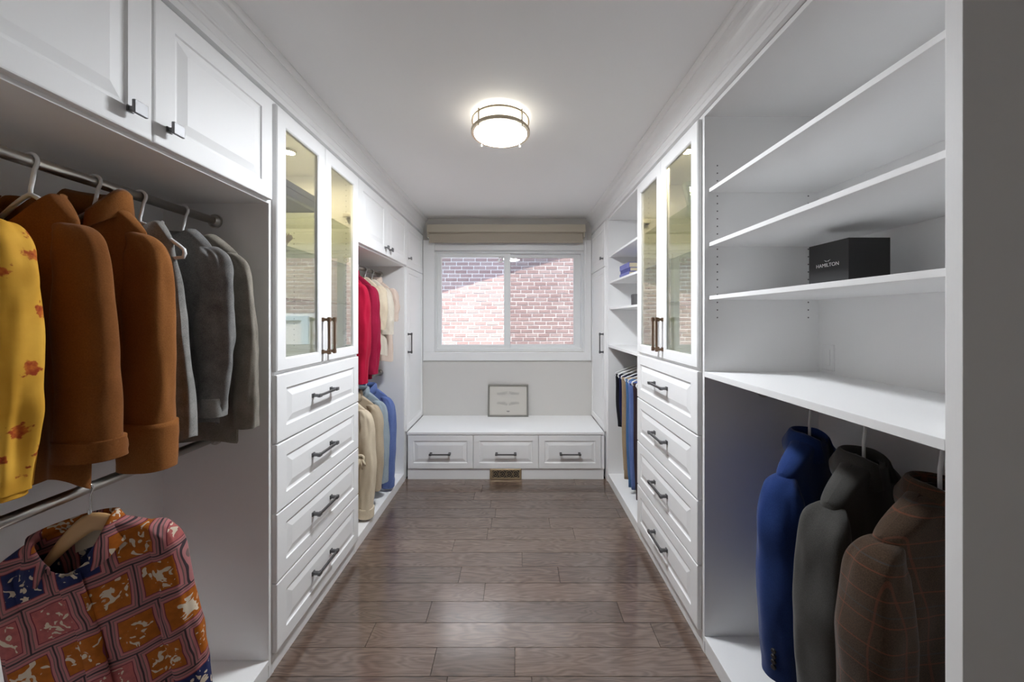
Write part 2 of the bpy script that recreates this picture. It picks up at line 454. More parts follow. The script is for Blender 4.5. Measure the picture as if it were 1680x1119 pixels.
tall(1, 'tall narrow white cabinet between the blue books and the window')

# ---- right: near shelf unit
SH = (1.949, 1.722, 1.498)
p = thing('shelf_cabinet', 'white open shelf unit with the black box, suit jackets hanging below', 'shelf unit', (1.04, 1.06, 0))
carcass(p, 1, R0, R1, t0=.0265, t1=.017)
for z in SH: shelf(p, 1, R0+.0265, R1-.017, z-.008, z+.008, setback=.018)
shelf(p, 1, R0+.0265, R1-.017, 1.165, 1.187, name='counter_shelf')
rod(p, ROD_R, ZRR, R0+.0265, R1-.017, r=.013)
pin_hole_discs(p, 1, R1-.017, (XRC+.054, XRB-.05), [1.415+z for z in HOLES[:21]])
# ---- right: far shelf unit
p = thing('shelf_cabinet', 'white open shelf unit with the blue books, trousers hanging below', 'shelf unit', (1.04, 2.66, 0))
carcass(p, 1, R2, R3)
for z in SH: shelf(p, 1, R2+.017, R3-.0175, z-.008, z+.008, setback=.012)
shelf(p, 1, R2+.017, R3-.0175, 1.165, 1.187, name='counter_shelf')
rod(p, ROD_R, ZRR, R2+.017, R3-.0175, r=.013)

# ---- crown mouldings
def crown(name, sgn, X, proj, y0, y1):
    pr = [(-.012, 2.281), (.018, 2.281), (.018, 2.303), (.0205, 2.306), (.0205, 2.331), (.0245, 2.334), (.0245, 2.340), (.028, 2.344)]
    q = proj-.028
    for k in range(9):
        a = k/8*PI/2
        pr.append((.028+q*.8*(1-math.cos(a)), 2.346+.062*math.sin(a)))
    pr += [(.028+q*.8, 2.412), (.028+q*.88, 2.416), (.028+q*.97, 2.423), (proj, 2.431), (proj, 2.4405), (-.012, 2.4405)]
    return struct(MB().extrude_y([(sgn*(X-n), z) for n, z in pr], y0, y1).build(name, 'trim'))
crown('trim_1', -1, XLC, .057, L0, YW)
crown('trim_2', 1, XRC, .076, R0, YW)

# ---- window bench
BY = 3.093
bx0, bx1 = -.958, .772
p = thing('window_bench', 'white low bench with three drawers under the window', 'bench', ((bx0+bx1)/2, 3.36, 0))
box('bench_top', 'cab', (bx0+.003, bx1-.003, BY-.004, YW-.001, .396, .417), p)
box('plinth', 'cab', (bx0+.004, bx1-.004, BY+.012, BY+.03, 0, .094), p)
box('body', 'cab', (bx0+.004, bx1-.004, BY+.02, YW-.002, .094, .395), p)
mpB = lambda u, v, n: (u, BY+.02-n, v)
ws = [-.951, -.377, .195, .744]
for k in range(3):
    d = raised(MB(), mpB, ws[k]+.0015, ws[k+1]-.0015, .097, .390, t=.02, I=.05).build('drawer', 'cab', p)
    bar_handle(d, mpB, (ws[k]+ws[k+1])/2, .232, .187, False)
box('filler_strip', 'cab', (.746, bx1-.001, BY+.002, BY+.02, .094, .392), p)

# ---- floor register in the plinth
p = thing('floor_vent', 'brass grille vent with ring pattern set in the bench plinth', 'vent', (-.094, BY, 0))
vx0, vx1, vz0, vz1 = -.232, .046, .0, .0965
mpV = lambda u, v, n: (u, BY+.012-n, v)
M['brass'] = plain('antique_brass', (.46, .36, .23), .45, .7, bscale=90, bstr=.1)
MB().rings(mpV, [(vx0, vx1, vz0, vz1, 0), (vx0, vx1, vz0, vz1, .006), (vx0+.006, vx1-.006, vz0+.006, vz1-.006, .010), (vx0+.02, vx1-.02, vz0+.017, vz1-.017, .008), (vx0+.02, vx1-.02, vz0+.017, vz1-.017, .001)], torus=True).build('vent_frame', 'brass', p)
MB().mbox(mpV, vx0+.004, vx1-.004, vz0+.004, vz1-.004, .0005, .0025).build('duct_shade', 'edge', p)  # dark sheet behind the grille, paints the shade inside the duct
n = 4; cw = (vx1-vx0-.04)/n; zc = (vz0+vz1)/2
for k in range(n):
    u = vx0+.02+cw*(k+.5)
    m2 = MB()
    m2.tube([(u+.026*math.cos(a*PI/12), BY+.005, zc+.027*math.sin(a*PI/12)) for a in range(24)], .0028, 6, closed=True)
    m2.tube([(u+.011*math.cos(a*PI/8), BY+.005, zc+.012*math.sin(a*PI/8)) for a in range(16)], .0024, 6, closed=True)
    for q in (-1, 1): m2.tube([(u-cw/2, BY+.006, zc-q*.032), (u-cw/2+.012, BY+.006, zc), (u-cw/2, BY+.006, zc+q*.032)], .0020, 6)
    m2.build('grille_ring', 'brass', p)

# ------------------------------------------------------------------ window
def quad_frame(mp, u0, u1, v0, v1, l, r, bt, tp, n0, n1):
    return MB().rings(mp, [(u0, u1, v0, v1, n0), (u0, u1, v0, v1, n1-.002), (u0+.002, u1-.002, v0+.002, v1-.002, n1),
                           (u0+l-.004, u1-r+.004, v0+bt-.004, v1-tp+.004, n1), (u0+l, u1-r, v0+bt, v1-tp, n1-.006), (u0+l, u1-r, v0+bt, v1-tp, n0)], torus=True)
win = bpy.data.objects.new('window_1', None); col.objects.link(win); win.location = (-.07, YW, 1.6); struct(win)
mpW = lambda u, v, n: (u, YW-n, v)
cz0, cz1, cx0, cx1 = .981, 2.215, -.953, .767
for nm, d in (('casing', (cx0, WX0+.006, cz0+.085, cz1)), ('casing', (WX1-.006, cx1, cz0+.085, cz1)), ('casing', (WX0+.006, WX1-.006, WZ1-.006, cz1)), ('casing', (cx0, cx1, cz0, cz0+.086))):
    m2 = MB(); m2.rings(mpW, [(d[0], d[1], d[2], d[3], 0), (d[0], d[1], d[2], d[3], .016), (d[0]+.004, d[1]-.004, d[2]+.004, d[3]-.004, .02)])
    m2.build('casing', 'trim', win)
quad_frame(mpW, WX0, WX1, WZ0, WZ1, .03, .03, .03, .03, -.12, -.018).build('window_frame', 'vinyl', win)
SX = 3.69/FPX
ls = quad_frame(mpW, WX0+.022, -.062, WZ0+.02, WZ1-.02, .044, .066, .046, .046, -.07, -.035).build('sash', 'vinyl', win)
MB().mbox(mpW, WX0+.06, -.122, WZ0+.06, WZ1-.06, -.055, -.050).build('pane', 'pane', ls)
rs_ = quad_frame(mpW, -.125, WX1-.022, WZ0+.02, WZ1-.02, .060, .075, .046, .046, -.108, -.073).build('sash', 'vinyl', win)
MB().mbox(mpW, -.07, WX1-.09, WZ0+.06, WZ1-.06, -.093, -.088).build('pane', 'pane', rs_)
sc_ = quad_frame(mpW, -.10, WX1-.032, WZ0+.03, WZ1-.03, .025, .025, .025, .025, -.118, -.110).build('screen_frame', 'vinyl', win)
MB().mbox(mpW, -.08, WX1-.05, WZ0+.05, WZ1-.05, -.1145, -.1135).build('insect_screen', 'screen', sc_)
MB().tube([(-.162+.024*math.cos(a*PI/12), YW+.028, 2.02+.024*math.sin(a*PI/12)) for a in range(24)], .006, 8, closed=True).build('latch_ring', 'nickel', ls, smooth=True)

# roller blind
p = thing('roller_blind', 'taupe roller blind rolled up above the window', 'blind', (-.1, 3.56, 2.17))
box('cassette', 'taupe_metal', (-.892, .692, 3.525, 3.615, 2.275, 2.353), p, bevel=.004)
mb = MB(); prof = []
for k in range(15): a = PI*.5+k/14*PI*1.2; prof.append((3.575+.036*math.cos(a)*-1, 2.262+.036*math.sin(a)))
rl = MB().cyl((-.872, 3.572, 2.262), (.665, 3.572, 2.262), .034, n=28).build('fabric_roll', 'taupe', p)
for f in rl.data.polygons: f.use_smooth = len(f.vertices) == 4
box('fabric_drop', 'taupe', (-.872, .665, 3.5385, 3.5415, 2.178, 2.270), p, bevel=0)
box('hem_bar', 'taupe', (-.874, .667, 3.534, 3.546, 2.170, 2.186), p, bevel=.002)
for x in (-.886, .676): box('end_bracket', 'taupe_metal', (x-.005, x+.011, 3.535, 3.612, 2.225, 2.276), p, bevel=.002)
pts = [(.690, 3.56, 2.27-k*.05) for k in range(20)]
m2 = MB(); m2.tube(pts, .0018, 6); m2.tube([(x+.012, y, z) for x, y, z in pts], .0018, 6)
m2.build('bead_chain', 'plastic', p)

# ------------------------------------------------------------------ framed print on the bench
M['frame'] = plain('grey_taupe_frame', (.27, .26, .235), .45, .3, bscale=120, bstr=.05)
def mk_print():
    m, t, b = new_mat('cream_print_paper'); setp(b, (.60, .575, .525), .7, 0, .2)
    n = noise_n(t, coords(t), 160, 3); bump(t, b, n.outputs[0], .05); return m
M['paper'] = mk_print()
M['ink'] = plain('soft_grey_ink', (.34, .33, .31), .8, bscale=80, bstr=.02)
M['inkd'] = plain('dark_grey_ink', (.20, .19, .18), .8, bscale=80, bstr=.02)
p = thing('picture_frame', 'small landscape framed print in cream leaning on the wall', 'picture', (-.083, 3.585, .4175), rot=(math.radians(-6), 0, 0))
fw, fh = .205, .322
mpP = lambda u, v, n: (u, -n, v)
MB().rings(mpP, [(-fw, fw, 0, fh, -.012), (-fw, fw, 0, fh, .010), (-fw+.003, fw-.003, .003, fh-.003, .012), (-fw+.014, fw-.014, .014, fh-.014, .011), (-fw+.017, fw-.017, .017, fh-.017, .002), (-fw+.017, fw-.017, .017, fh-.017, -.012)], torus=True).build('frame', 'frame', p, local=True)
pa = MB().mbox(mpP, -fw+.015, fw-.015, .015, fh-.015, -.008, .001).build('print', 'paper', p, local=True)
m2 = MB(); rr = random.Random(3)
def stroke(pts, wd):
    for (a, b), (c, d) in zip(pts, pts[1:]):
        dx, dz = c-a, d-b; L = math.hypot(dx, dz) or 1; nx, nz = -dz/L*wd, dx/L*wd
        k = len(m2.v); m2.v += [mpP(a+nx, b+nz, .0018), mpP(a-nx, b-nz, .0018), mpP(c-nx, d-nz, .0018), mpP(c+nx, d+nz, .0018)]; m2.f.append((k, k+1, k+2, k+3))
for q in (-1, 1):            # two spreading wing-like ornaments
    for zc_, up in ((.222, 1), (.142, -1)):
        for s_ in (.035, .06, .085):
            stroke([(q*(.008+s_*math.sin(a*.16)), zc_+up*(.035*(s_/.085))*math.cos(a*.16+.2)*.8) for a in range(11)], .0014)
        for j in range(7):
            u = q*(.03+.012*j); stroke([(u, zc_-.006*up), (u+q*.010, zc_+.012*up), (u+q*.003, zc_+.018*up)], .0016)
m2.build('ornament', 'ink', pa, local=True, recalc=False)
MB().mbox(mpP, -.016, .016, .052, .058, .001, .0016).mbox(mpP, -.012, .012, .046, .050, .001, .0016).build('caption', 'inkd', pa, local=True)

# ------------------------------------------------------------------ ceiling lamp
M['lampmetal'] = plain('brushed_champagne_metal', (.50, .43, .33), .35, .9, bscale=300, bstr=.05)
for lc, lab in (((-.08, 1.80, ZC), 'round flush ceiling lamp with brushed metal rings, lit, between the glass cabinets'),):
    p = thing('ceiling_lamp', lab, 'lamp', lc)
    MB().lathe(lc, [(.138, 0), (.138, -.030), (.135, -.086), (.128, -.088), (.128, -.002)], 56, caps=False).build('side_diffuser', 'lampside', p, smooth=True)
    MB().lathe(lc, [(.133, -.080), (.133, -.090), (.115, -.097), (.07, -.102), (.02, -.104)], 56).build('diffuser', 'lamp', p, smooth=True)
    for z0, z1, ri, ro in ((-.034, -.024, .137, .147), (-.092, -.074, .1335, .149)):
        MB().lathe(lc, [(ri, z0), (ro-.002, z0), (ro, z0+.002), (ro, z1-.002), (ro-.002, z1), (ri, z1), (ri, z0)], 56, caps=False).build('metal_ring', 'lampmetal', p)
    for a in (20, 110, 200, 290):
        a = math.radians(a+27); x, y = lc[0]+.1465*math.cos(a), lc[1]+.1465*math.sin(a)
        MB().cyl((x, y, ZC-.105), (x, y, ZC-.020), .0045, n=12).build('post', 'lampmetal', p)
    MB().lathe(lc, [(.11, 0), (.11, -.004), (.02, -.005)], 40).build('mounting_plate', 'trim', p)

# ------------------------------------------------------------------ outside: neighbouring brick house
NY = 6.05
p = thing('neighbour_house', 'red brick house wall with blue window seen outside through the window', 'building', (0, NY, -1.5))
box('mortar_wall', 'mortar', (-4, 4.5, NY+.006, NY+.3, -1.5, 5.5), p, bevel=0)
course, blen = .0678, .205
rest = MB(); rb = random.Random(11); cnt = 0; proto = None
nwx0, nwx1, nwz0, nwz1 = 1.62, 2.75, .2, 1.46
z = -.6; row = 0
bl, bh = blen-.013, course-.0135
def brick_mesh():
    m2 = MB(); mp = lambda u, v, n: (u, -n, v)
    m2.rings(mp, [(-bl/2, bl/2, -bh/2, bh/2, -.05), (-bl/2, bl/2, -bh/2, bh/2, -.002), (-bl/2+.003, bl/2-.003, -bh/2+.003, bh/2-.003, 0)])
    return m2
while z < 3.6:
    off = (row % 2)*blen/2+(row % 5)*.013; x = -2.6+off
    while x < 3.2:
        cx, cz = x+blen/2, z+course/2
        x += blen
        if cx+bl/2 > nwx0 and cx-bl/2 < nwx1 and cz+bh/2 > nwz0 and cz-bh/2 < nwz1: continue
        inview = -1.36 < cx < 1.03 and .93 < cz < 2.5
        jy = rb.uniform(-.003, .003)
        if inview and cnt < 300:
            if proto is None: proto = brick_mesh().build('brick', 'brick', p, local=True); o = proto
            else: o = proto.copy(); col.objects.link(o)
            o.location = (cx, jy, cz+1.5); cnt += 1
        else:
            b = len(rest.v); bb = brick_mesh()
            rest.v += [(a+cx, c+NY+jy, d+cz) for a, c, d in bb.v]; rest.f += [tuple(i+b for i in f) for f in bb.f]
    z += course; row += 1
o = rest.build('far_bricks', 'brick', p); o['kind'] = 'stuff'
mpN = lambda u, v, n: (u, NY-n, v)
wf = quad_frame(mpN, nwx0, nwx1, nwz0, nwz1, .13, .13, .13, .08, -.08, .03).build('window_frame', 'paleframe', p)
MB().mbox(mpN, nwx0+.12, nwx1-.12, nwz0+.12, nwz1-.07, -.06, -.05).build('window_pane', 'blueglass', wf)
mb = MB()
z_at = lambda x: 1.858+.2831*(x+1.30)+.86
for ya, yb, dz in ((5.60, NY+.2, 0),):
    b = len(mb.v)
    xs = (-4, 4)
    mb.v += [(x, y, z_at(x)+h) for x in xs for y in (ya, yb) for h in (0, .2)]
    mb.f += [tuple(b+i for i in q) for q in ((0, 1, 3, 2), (4, 6, 7, 5), (0, 4, 5, 1), (2, 3, 7, 6), (0, 2, 6, 4), (1, 5, 7, 3))]
mb.build('roof_rake', 'soffit', p)
#CLOTHES
# ------------------------------------------------------------------ clothes
def sm(a, b, x):
    x = min(1, max(0, (x-a)/(b-a))); return x*x*(3-2*x)
def spw(c, e): return math.copysign(abs(c)**e, c)
def ns(x, y, z): return noise.noise(Vector((x, y, z)))

def neck_z(P, x, front):
    nw, sw = P['nw'], P['sw']; ax = abs(x)
    z = P['nz']
    if ax > nw: z -= P['drop']*((ax-nw)/(sw-nw))**1.15
    else: z -= (P['fs'] if front else P['bs'])*(1-(ax/nw)**2)
    return z
def body_mb(P):
    U, V = 72, 32; mb = MB(); rows = []
    sw, hw, th, nw = P['sw'], P['hw'], P['th'], P['nw']; cw = P.get('cw', (sw+hw)/2); ts = P.get('ts', .016)
    K = 5; ex = P.get('ex', .75)
    for j in range(-K, V+1):
        v = max(0, j)/V; r = []
        e = min(1, (j+K)/K)                               # rounding of the closed shoulder line
        wv = sw+(cw-sw)*sm(0, .22, v)+(hw-cw)*sm(.22, 1, v)
        for i in range(U):
            a = 2*PI*i/U; c, s = math.cos(a), math.sin(a)
            x = wv*spw(c, ex); front = s < 0
            x0 = sw*spw(c, ex)
            zt = neck_z(P, x0, front)
            q = max(0, 1-(x0/nw)**2)**.5 if abs(x0) < nw else 0
            sh = ts*math.sin(e*PI/2)
            t0 = max(sh, .050*q)
            edge = min(1, (sw-abs(x0))/.03)**.5 if abs(x0) > sw-.03 else 1
            t = t0+(th-t0)*sm(0, .34, v)
            zt -= ts*.7*(1-math.cos(e*PI/2))*(1-min(1, q*1.6))
            hem = P['hem']+P.get('hemj', .008)*math.sin(3*a+P['seed'])+P.get('tilt', 0)*x
            z = zt+(hem-zt)*v
            fa = P['fold']*sm(.10, 1, v)
            k = P['nf']
            wob = fa*(math.sin(k*x/wv*2.2+P['seed']+1.2*v)+.6*math.sin(k*1.9*x/wv*2.2+2*P['seed']))
            wr = .007*ns(x*9+P['seed'], s*2, z*5)+.004*ns(x*22, s*3+P['seed'], z*12)
            f = sm(.02, .2, v)
            y = t*spw(s, min(.8, ex+.05))+(wob+wr*f)*(1 if abs(s) > .25 else .4)
            r.append((x+wr*.5*f, y, z))
        rows.append(r)
    last = rows[-1]
    rows += [[(x, y, z-.0015) for x, y, z in last], [(x*.985, y*.9, z-.001) for x, y, z in last], [(x*.96, y*.75, z+.04) for x, y, z in last]]
    mb.quad_grid(rows)
    return mb
def sleeve_mb(path, rad, seed, wr=.005, n=28, m=34, flat=.8, gather=0, drape=.006):
    """loft along path [(x,y,z)...], rad [(in-plane, front-back)...]; both are resampled"""
    def cr(P, t):
        k = t*(len(P)-1); i = min(int(k), len(P)-2); f = k-i
        g = lambda q: P[min(max(q, 0), len(P)-1)]
        p0, p1, p2, p3 = g(i-1), g(i), g(i+1), g(i+2)
        return tuple(.5*(2*b+(c-a)*f+(2*a-5*b+4*c-d)*f*f+(3*b-a-3*c+d)*f**3) for a, b, c, d in zip(p0, p1, p2, p3))
    mb = MB(); rows = []
    for j in range(m+1):
        t = j/m; p = Vector(cr(path, t)); q = Vector(cr(path, min(1, t+.02)))-Vector(cr(path, max(0, t-.02)))
        d = q.normalized(); e2 = Vector((0, 1, 0)); e2 = (e2-d*e2.dot(d)).normalized(); e1 = d.cross(e2).normalized()
        a, b = cr(rad, t); row = []
        for i in range(n):
            an = 2*PI*i/n; c, s = math.cos(an), math.sin(an)
            f = sm(.08, .3, t)
            w = wr*f*(ns(c*2+seed, s*2, t*7)*1.2+ns(c*4, s*4+seed, t*18)*.6)
            w += drape*f*(math.sin(3*an+seed+1.6*t)*.6+math.sin(2*an-seed*2+3*t)*.5)*(1-.35*sm(.85, 1, t))
            w += wr*1.1*math.exp(-((t-.5)/.14)**2)*math.sin(26*t+2.2*c+seed)*max(0, .4-c*.6)          # elbow creases
            if gather: w += gather*sm(.5, .95, t)*math.sin(an*7+seed)*(1-.5*sm(.9, 1, t))
            row.append(tuple(p+e1*(spw(c, flat)*(a+w))+e2*(spw(s, flat)*(b+w*.8))))
        rows.append(row)
    cen = Vector(map(sum, zip(*rows[-1])))/n
    end = (Vector(cr(path, 1))-Vector(cr(path, .96))).normalized()
    lay = lambda f, dz: [tuple(cen+(Vector(v)-cen)*f+end*dz) for v in rows[m]]
    rows += [lay(1, .0015), lay(.97, .0018), lay(.90, 0), lay(.84, -.05)]
    b, k = mb.quad_grid(rows); mb.cap(b, k); mb.cap(b+(len(rows)-1)*k, k, True)
    return mb
def keep_inside(mb, loc, yaw, roll):
    """press cloth that would pass through the cabinet back flat against it"""
    lim = 1.368 if loc[0] < 0 else 1.258
    R = Matrix.Rotation(yaw, 3, 'Z') @ Matrix.Rotation(roll, 3, 'Y'); Ri = R.inverted(); L = Vector(loc); out = []
    for v in mb.v:
        w_ = R @ Vector(v)+L; ax = abs(w_.x)
        if ax > lim-.03:
            ax = lim-.03+.03*math.tanh((ax-lim+.03)/.03); w_.x = math.copysign(ax, w_.x)
            out.append(tuple(Ri @ (w_-L)))
        else: out.append(v)
    mb.v = out; return mb
def collar_mb(P, h=.035, flare=.016, gap=.5, over=True, low=0):
    mb = MB(); nw = P['nw']; n = 40; R = [[], [], [], [], []]
    for i in range(n+1):
        a = -PI/2+gap*.5+(2*PI-gap)*i/n
        c, s = math.cos(a), math.sin(a); front = s < 0
        x = nw*c; y = .052*s
        zt = neck_z(P, x, front)
        rise = h*(1-.35*max(0, -s))
        pts = [(x*.98, y*.98, zt-.012), (x*.96, y*.96, zt+rise*.6), (x*1.0, y*1.02, zt+rise), (x*1.04+.004*c, y*1.08, zt+rise*.8), (x*1.04+flare*c, y*1.06+flare*s, zt+rise*.1-.014-.05*max(0, abs(c)-.3)*flare/.016-low)]
        for k in range(5): R[k].append(pts[k])
    mb.quad_grid(R if over else R[:3], closed=False)
    return mb
def solid(o, t):
    md = o.modifiers.new('thickness', 'SOLIDIFY'); md.thickness = t; md.offset = 0; return o

HG = .014+.0045
def hanger(kind, label, group, x, y, z, r, yaw=0, roll=0, span=.2, drop=.075, low=.02, zn=-.080):
    g = thing('clothes_hanger', label, 'hanger', (x, y, z), group, (0, roll, yaw))
    wr = .0042 if kind == 'plastic' else .0022
    R = r+wr
    pts = [(R*math.cos(math.radians(a))/math.cos(yaw), 0, R*math.sin(math.radians(a))) for a in range(195, -41, -15)]
    e = pts[-1]
    pts += [(e[0]-.006, 0, e[2]-.012), (.004, 0, -.052), (0, 0, -.066), (0, 0, zn-.004)]
    MB().tube(pts, wr, 10).build('hook', 'plastic' if kind == 'plastic' else 'hook', g, smooth=True, local=True)
    if kind == 'plastic':
        loop = [(0, 0, zn)]
        for k in range(1, 7): t = k/7; loop.append((span*t, 0, zn-drop*t**1.25))
        loop += [(span*.985, 0, zn-drop*1.0), (span*1.0, 0, zn-drop-.012), (span*.965, 0, zn-drop-low-.004)]
        loop += [(span*.8, 0, zn-drop-low-.006), (span*.4, 0, zn-drop-low-.006)]
        full = loop+[(-a, b, c) for a, b, c in loop[:0:-1]]
        MB().tube(full, .0055, 10, closed=True).build('hanger_body', 'plastic', g, smooth=True, local=True)
    else:
        pth = []
        for k in range(25):
            t = -1+k/12; a = abs(t)
            pth.append((span*t, .004*a**2, zn-.012-drop*a**1.35))
        MB().tube(pth, lambda u: .026-.017*abs(2*u-1)**1.1, 14, ry=lambda u: .0075+.003*abs(2*u-1)).build('hanger_body', 'hangwood', g, smooth=True, local=True)
        MB().cyl((0, 0, zn+.022), (0, 0, zn+.006), .004, n=12).build('ferrule', 'hook', g, local=True)
    return g
def garment(name, label, cat, group, x, y, z, mat, P, yaw=0, roll=0, sleeves=None, collar=None, cuffs=None, buttons=None, placket=False, matc=None, pocket=None):
    g = thing(name, label, cat, (x, y, z), group, (0, roll, yaw))
    loc = (x, y, z)
    b = keep_inside(body_mb(P), loc, yaw, roll).build('body', mat, g, smooth=True, local=True, recalc=False)
    md = b.modifiers.new('sub', 'SUBSURF'); md.levels = 1; md.render_levels = 1
    if sleeves:
        for q in (1, -1):
            sp = sleeves if isinstance(sleeves, dict) else sleeves[0 if q > 0 else 1]
            if sp is None: continue
            wallside = (q < 0) == (x < 0)
            path = [(q*a*(.80 if wallside else 1), bb, c) for a, bb, c in sp['path']]
            o = keep_inside(sleeve_mb(path, sp['rad'], P['seed']+q*3.1, wr=sp.get('wr', .006), gather=sp.get('gather', 0), drape=sp.get('drape', .005)), loc, yaw, roll).build('sleeve', sp.get('mat', mat), g, smooth=True, local=True)
            md = o.modifiers.new('sub', 'SUBSURF'); md.levels = 1; md.render_levels = 1
            if cuffs:
                h, grow, cm = cuffs
                e = Vector(path[-1]); f = Vector(path[-2]); d = (e-f).normalized()
                ra, rb = sp['rad'][-1]
                st = e-d*h
                MB_c = sleeve_mb([tuple(st), tuple(st+d*h*.5), tuple(e+d*.012)], [(ra+grow, rb+grow), (ra+grow*1.15, rb+grow*1.15), (ra+grow, rb+grow)], P['seed'], wr=.0015, m=6, n=36, drape=.001)
                keep_inside(MB_c, loc, yaw, roll).build('cuff', cm, o, smooth=True, local=True)
            if buttons and q == buttons[0]:
                e = Vector(path[-1])
                for k in range(4):
                    c = e+Vector((q*buttons[1], buttons[2], .045+k*.017))
                    MB().cyl(c, c+Vector((q*buttons[3], buttons[4], 0)).normalized()*.006, .0075, .0065, n=14).build('button', 'button', o, local=True, bevel=.001)
    if collar:
        o = collar_mb(P, **collar).build('collar', matc or mat, g, smooth=True, local=True, recalc=False); solid(o, .004)
    if placket:
        mb = MB(); rows = []
        for k in range(20):
            v = k/19; zt = neck_z(P, .0, True); zz = zt+(P['hem']-zt)*v
            yy = -(.052*(1-sm(0, .3, v))+P['th']*sm(0, .3, v))-.006-abs(P['fold'])*1.2*sm(.12, 1, v)
            rows.append([(-.022, yy+.004, zz), (-.02, yy-.001, zz), (.02, yy-.001, zz), (.022, yy+.004, zz)])
        mb.quad_grid(rows, closed=False); mb.build('placket', matc or mat, g, smooth=True, local=True, recalc=False)
    return g

# fabrics
M['button'] = plain('dark_button', (.03, .028, .03), .3, bscale=60, bstr=.02)
M['hangwood'] = plain('maple_hanger', (.60, .36, .16), .4, bscale=14, bstr=.06, bsc=(1, 8, 8))
M['suede'] = cloth('rust_brown_suede', (.155, .052, .012), (.245, .092, .024), 300, 6, .95, .25, .12)
M['suede2'] = cloth('tan_brown_suede', (.21, .075, .018), (.33, .13, .036), 300, 5, .95, .3, .12)
M['grey_knit'] = cloth('grey_melange_knit', (.12, .12, .115), (.36, .35, .33), 420, 20, .95, .5, .1)
M['dark_knit'] = cloth('charcoal_knit', (.085, .085, .088), (.28, .275, .265), 380, 20, .95, .4, .1)
M['taupe_knit'] = cloth('taupe_grey_wool', (.14, .125, .10), (.33, .30, .255), 420, 16, .95, .4, .1)
M['red'] = cloth('crimson_cloth', (.33, .004, .025), (.52, .012, .055), 300, 8, .8, .2, .08)
M['crimson'] = cloth('dark_crimson_cloth', (.24, .006, .03), (.38, .014, .06), 300, 8, .8, .2, .08)
M['cream'] = cloth('cream_cotton', (.60, .50, .36), (.74, .65, .50), 300, 8, .9, .2, .1)
M['ivory'] = cloth('ivory_blouse', (.62, .56, .47), (.78, .72, .62), 260, 8, .9, .2, .1)
M['blush'] = cloth('pale_blush_cotton', (.66, .52, .44), (.78, .66, .57), 260, 8, .9, .2, .1)
M['khaki'] = cloth('khaki_linen', (.42, .34, .24), (.56, .47, .35), 300, 8, .9, .2, .1)
M['sage'] = cloth('grey_blue_chambray', (.26, .33, .38), (.40, .47, .52), 300, 8, .9, .2, .1)
M['denim'] = cloth('blue_denim', (.085, .13, .34), (.17, .24, .50), 420, 8, .9, .3, .1)
M['navysuit'] = cloth('royal_navy_wool', (.010, .026, .115), (.024, .058, .21), 420, 6, .85, .25, .25)
M['greysuit'] = cloth('charcoal_wool', (.040, .039, .036), (.085, .082, .076), 500, 6, .85, .25, .25)
M['navytr'] = cloth('navy_trouser_wool', (.006, .008, .04), (.014, .018, .075), 300, 8, .85, .2, .1)
M['bluetr'] = cloth('mid_blue_denim', (.045, .12, .27), (.10, .21, .40), 400, 6, .9, .3, .1)
M['plumtr'] = cloth('dark_plum_wool', (.028, .016, .022), (.055, .034, .042), 300, 8, .85, .2, .1)
M['blacktr'] = cloth('black_wool', (.007, .007, .010), (.018, .018, .022), 300, 8, .85, .2, .1)
M['tan_tr'] = cloth('tan_chino', (.30, .21, .13), (.44, .33, .21), 300, 8, .9, .2, .1)

def mk_floral():
    m, t, b = new_mat('yellow_floral_print'); setp(b, None, .8, 0, .2)
    v = coords(t)
    base = noise_n(t, v, 9, 4); c = ramp(t, base.outputs[0], [(.3, (.62, .30, .025)), (.7, (.80, .45, .06))])
    w_ = noise_n(t, v, 26, 4, .7); off = t.nodes.new('ShaderNodeVectorMath'); off.operation = 'MULTIPLY_ADD'
    t.links.new(w_.outputs['Color'], off.inputs[0]); off.inputs[1].default_value = (.03, .03, .03); t.links.new(v, off.inputs[2])
    vo = t.nodes.new('ShaderNodeTexVoronoi'); vo.inputs['Scale'].default_value = 15.0; t.links.new(off.outputs[0], vo.inputs['Vector'])
    pet = noise_n(t, v, 85, 2, .5)
    d = mth(t, 'ADD', vo.outputs['Distance'], mth(t, 'MULTIPLY', mth(t, 'SUBTRACT', pet.outputs[0], .5), .42))
    f = ramp(t, d, [(.20, (1, 1, 1)), (.25, (0, 0, 0))])
    fc = ramp(t, pet.outputs[0], [(.35, (.33, .045, .010)), (.65, (.58, .16, .02))])
    t.links.new(mixc(t, f, c, fc), b.inputs['Base Color'])
    bump(t, b, w_.outputs[0], .2); return m
M['floral'] = mk_floral()

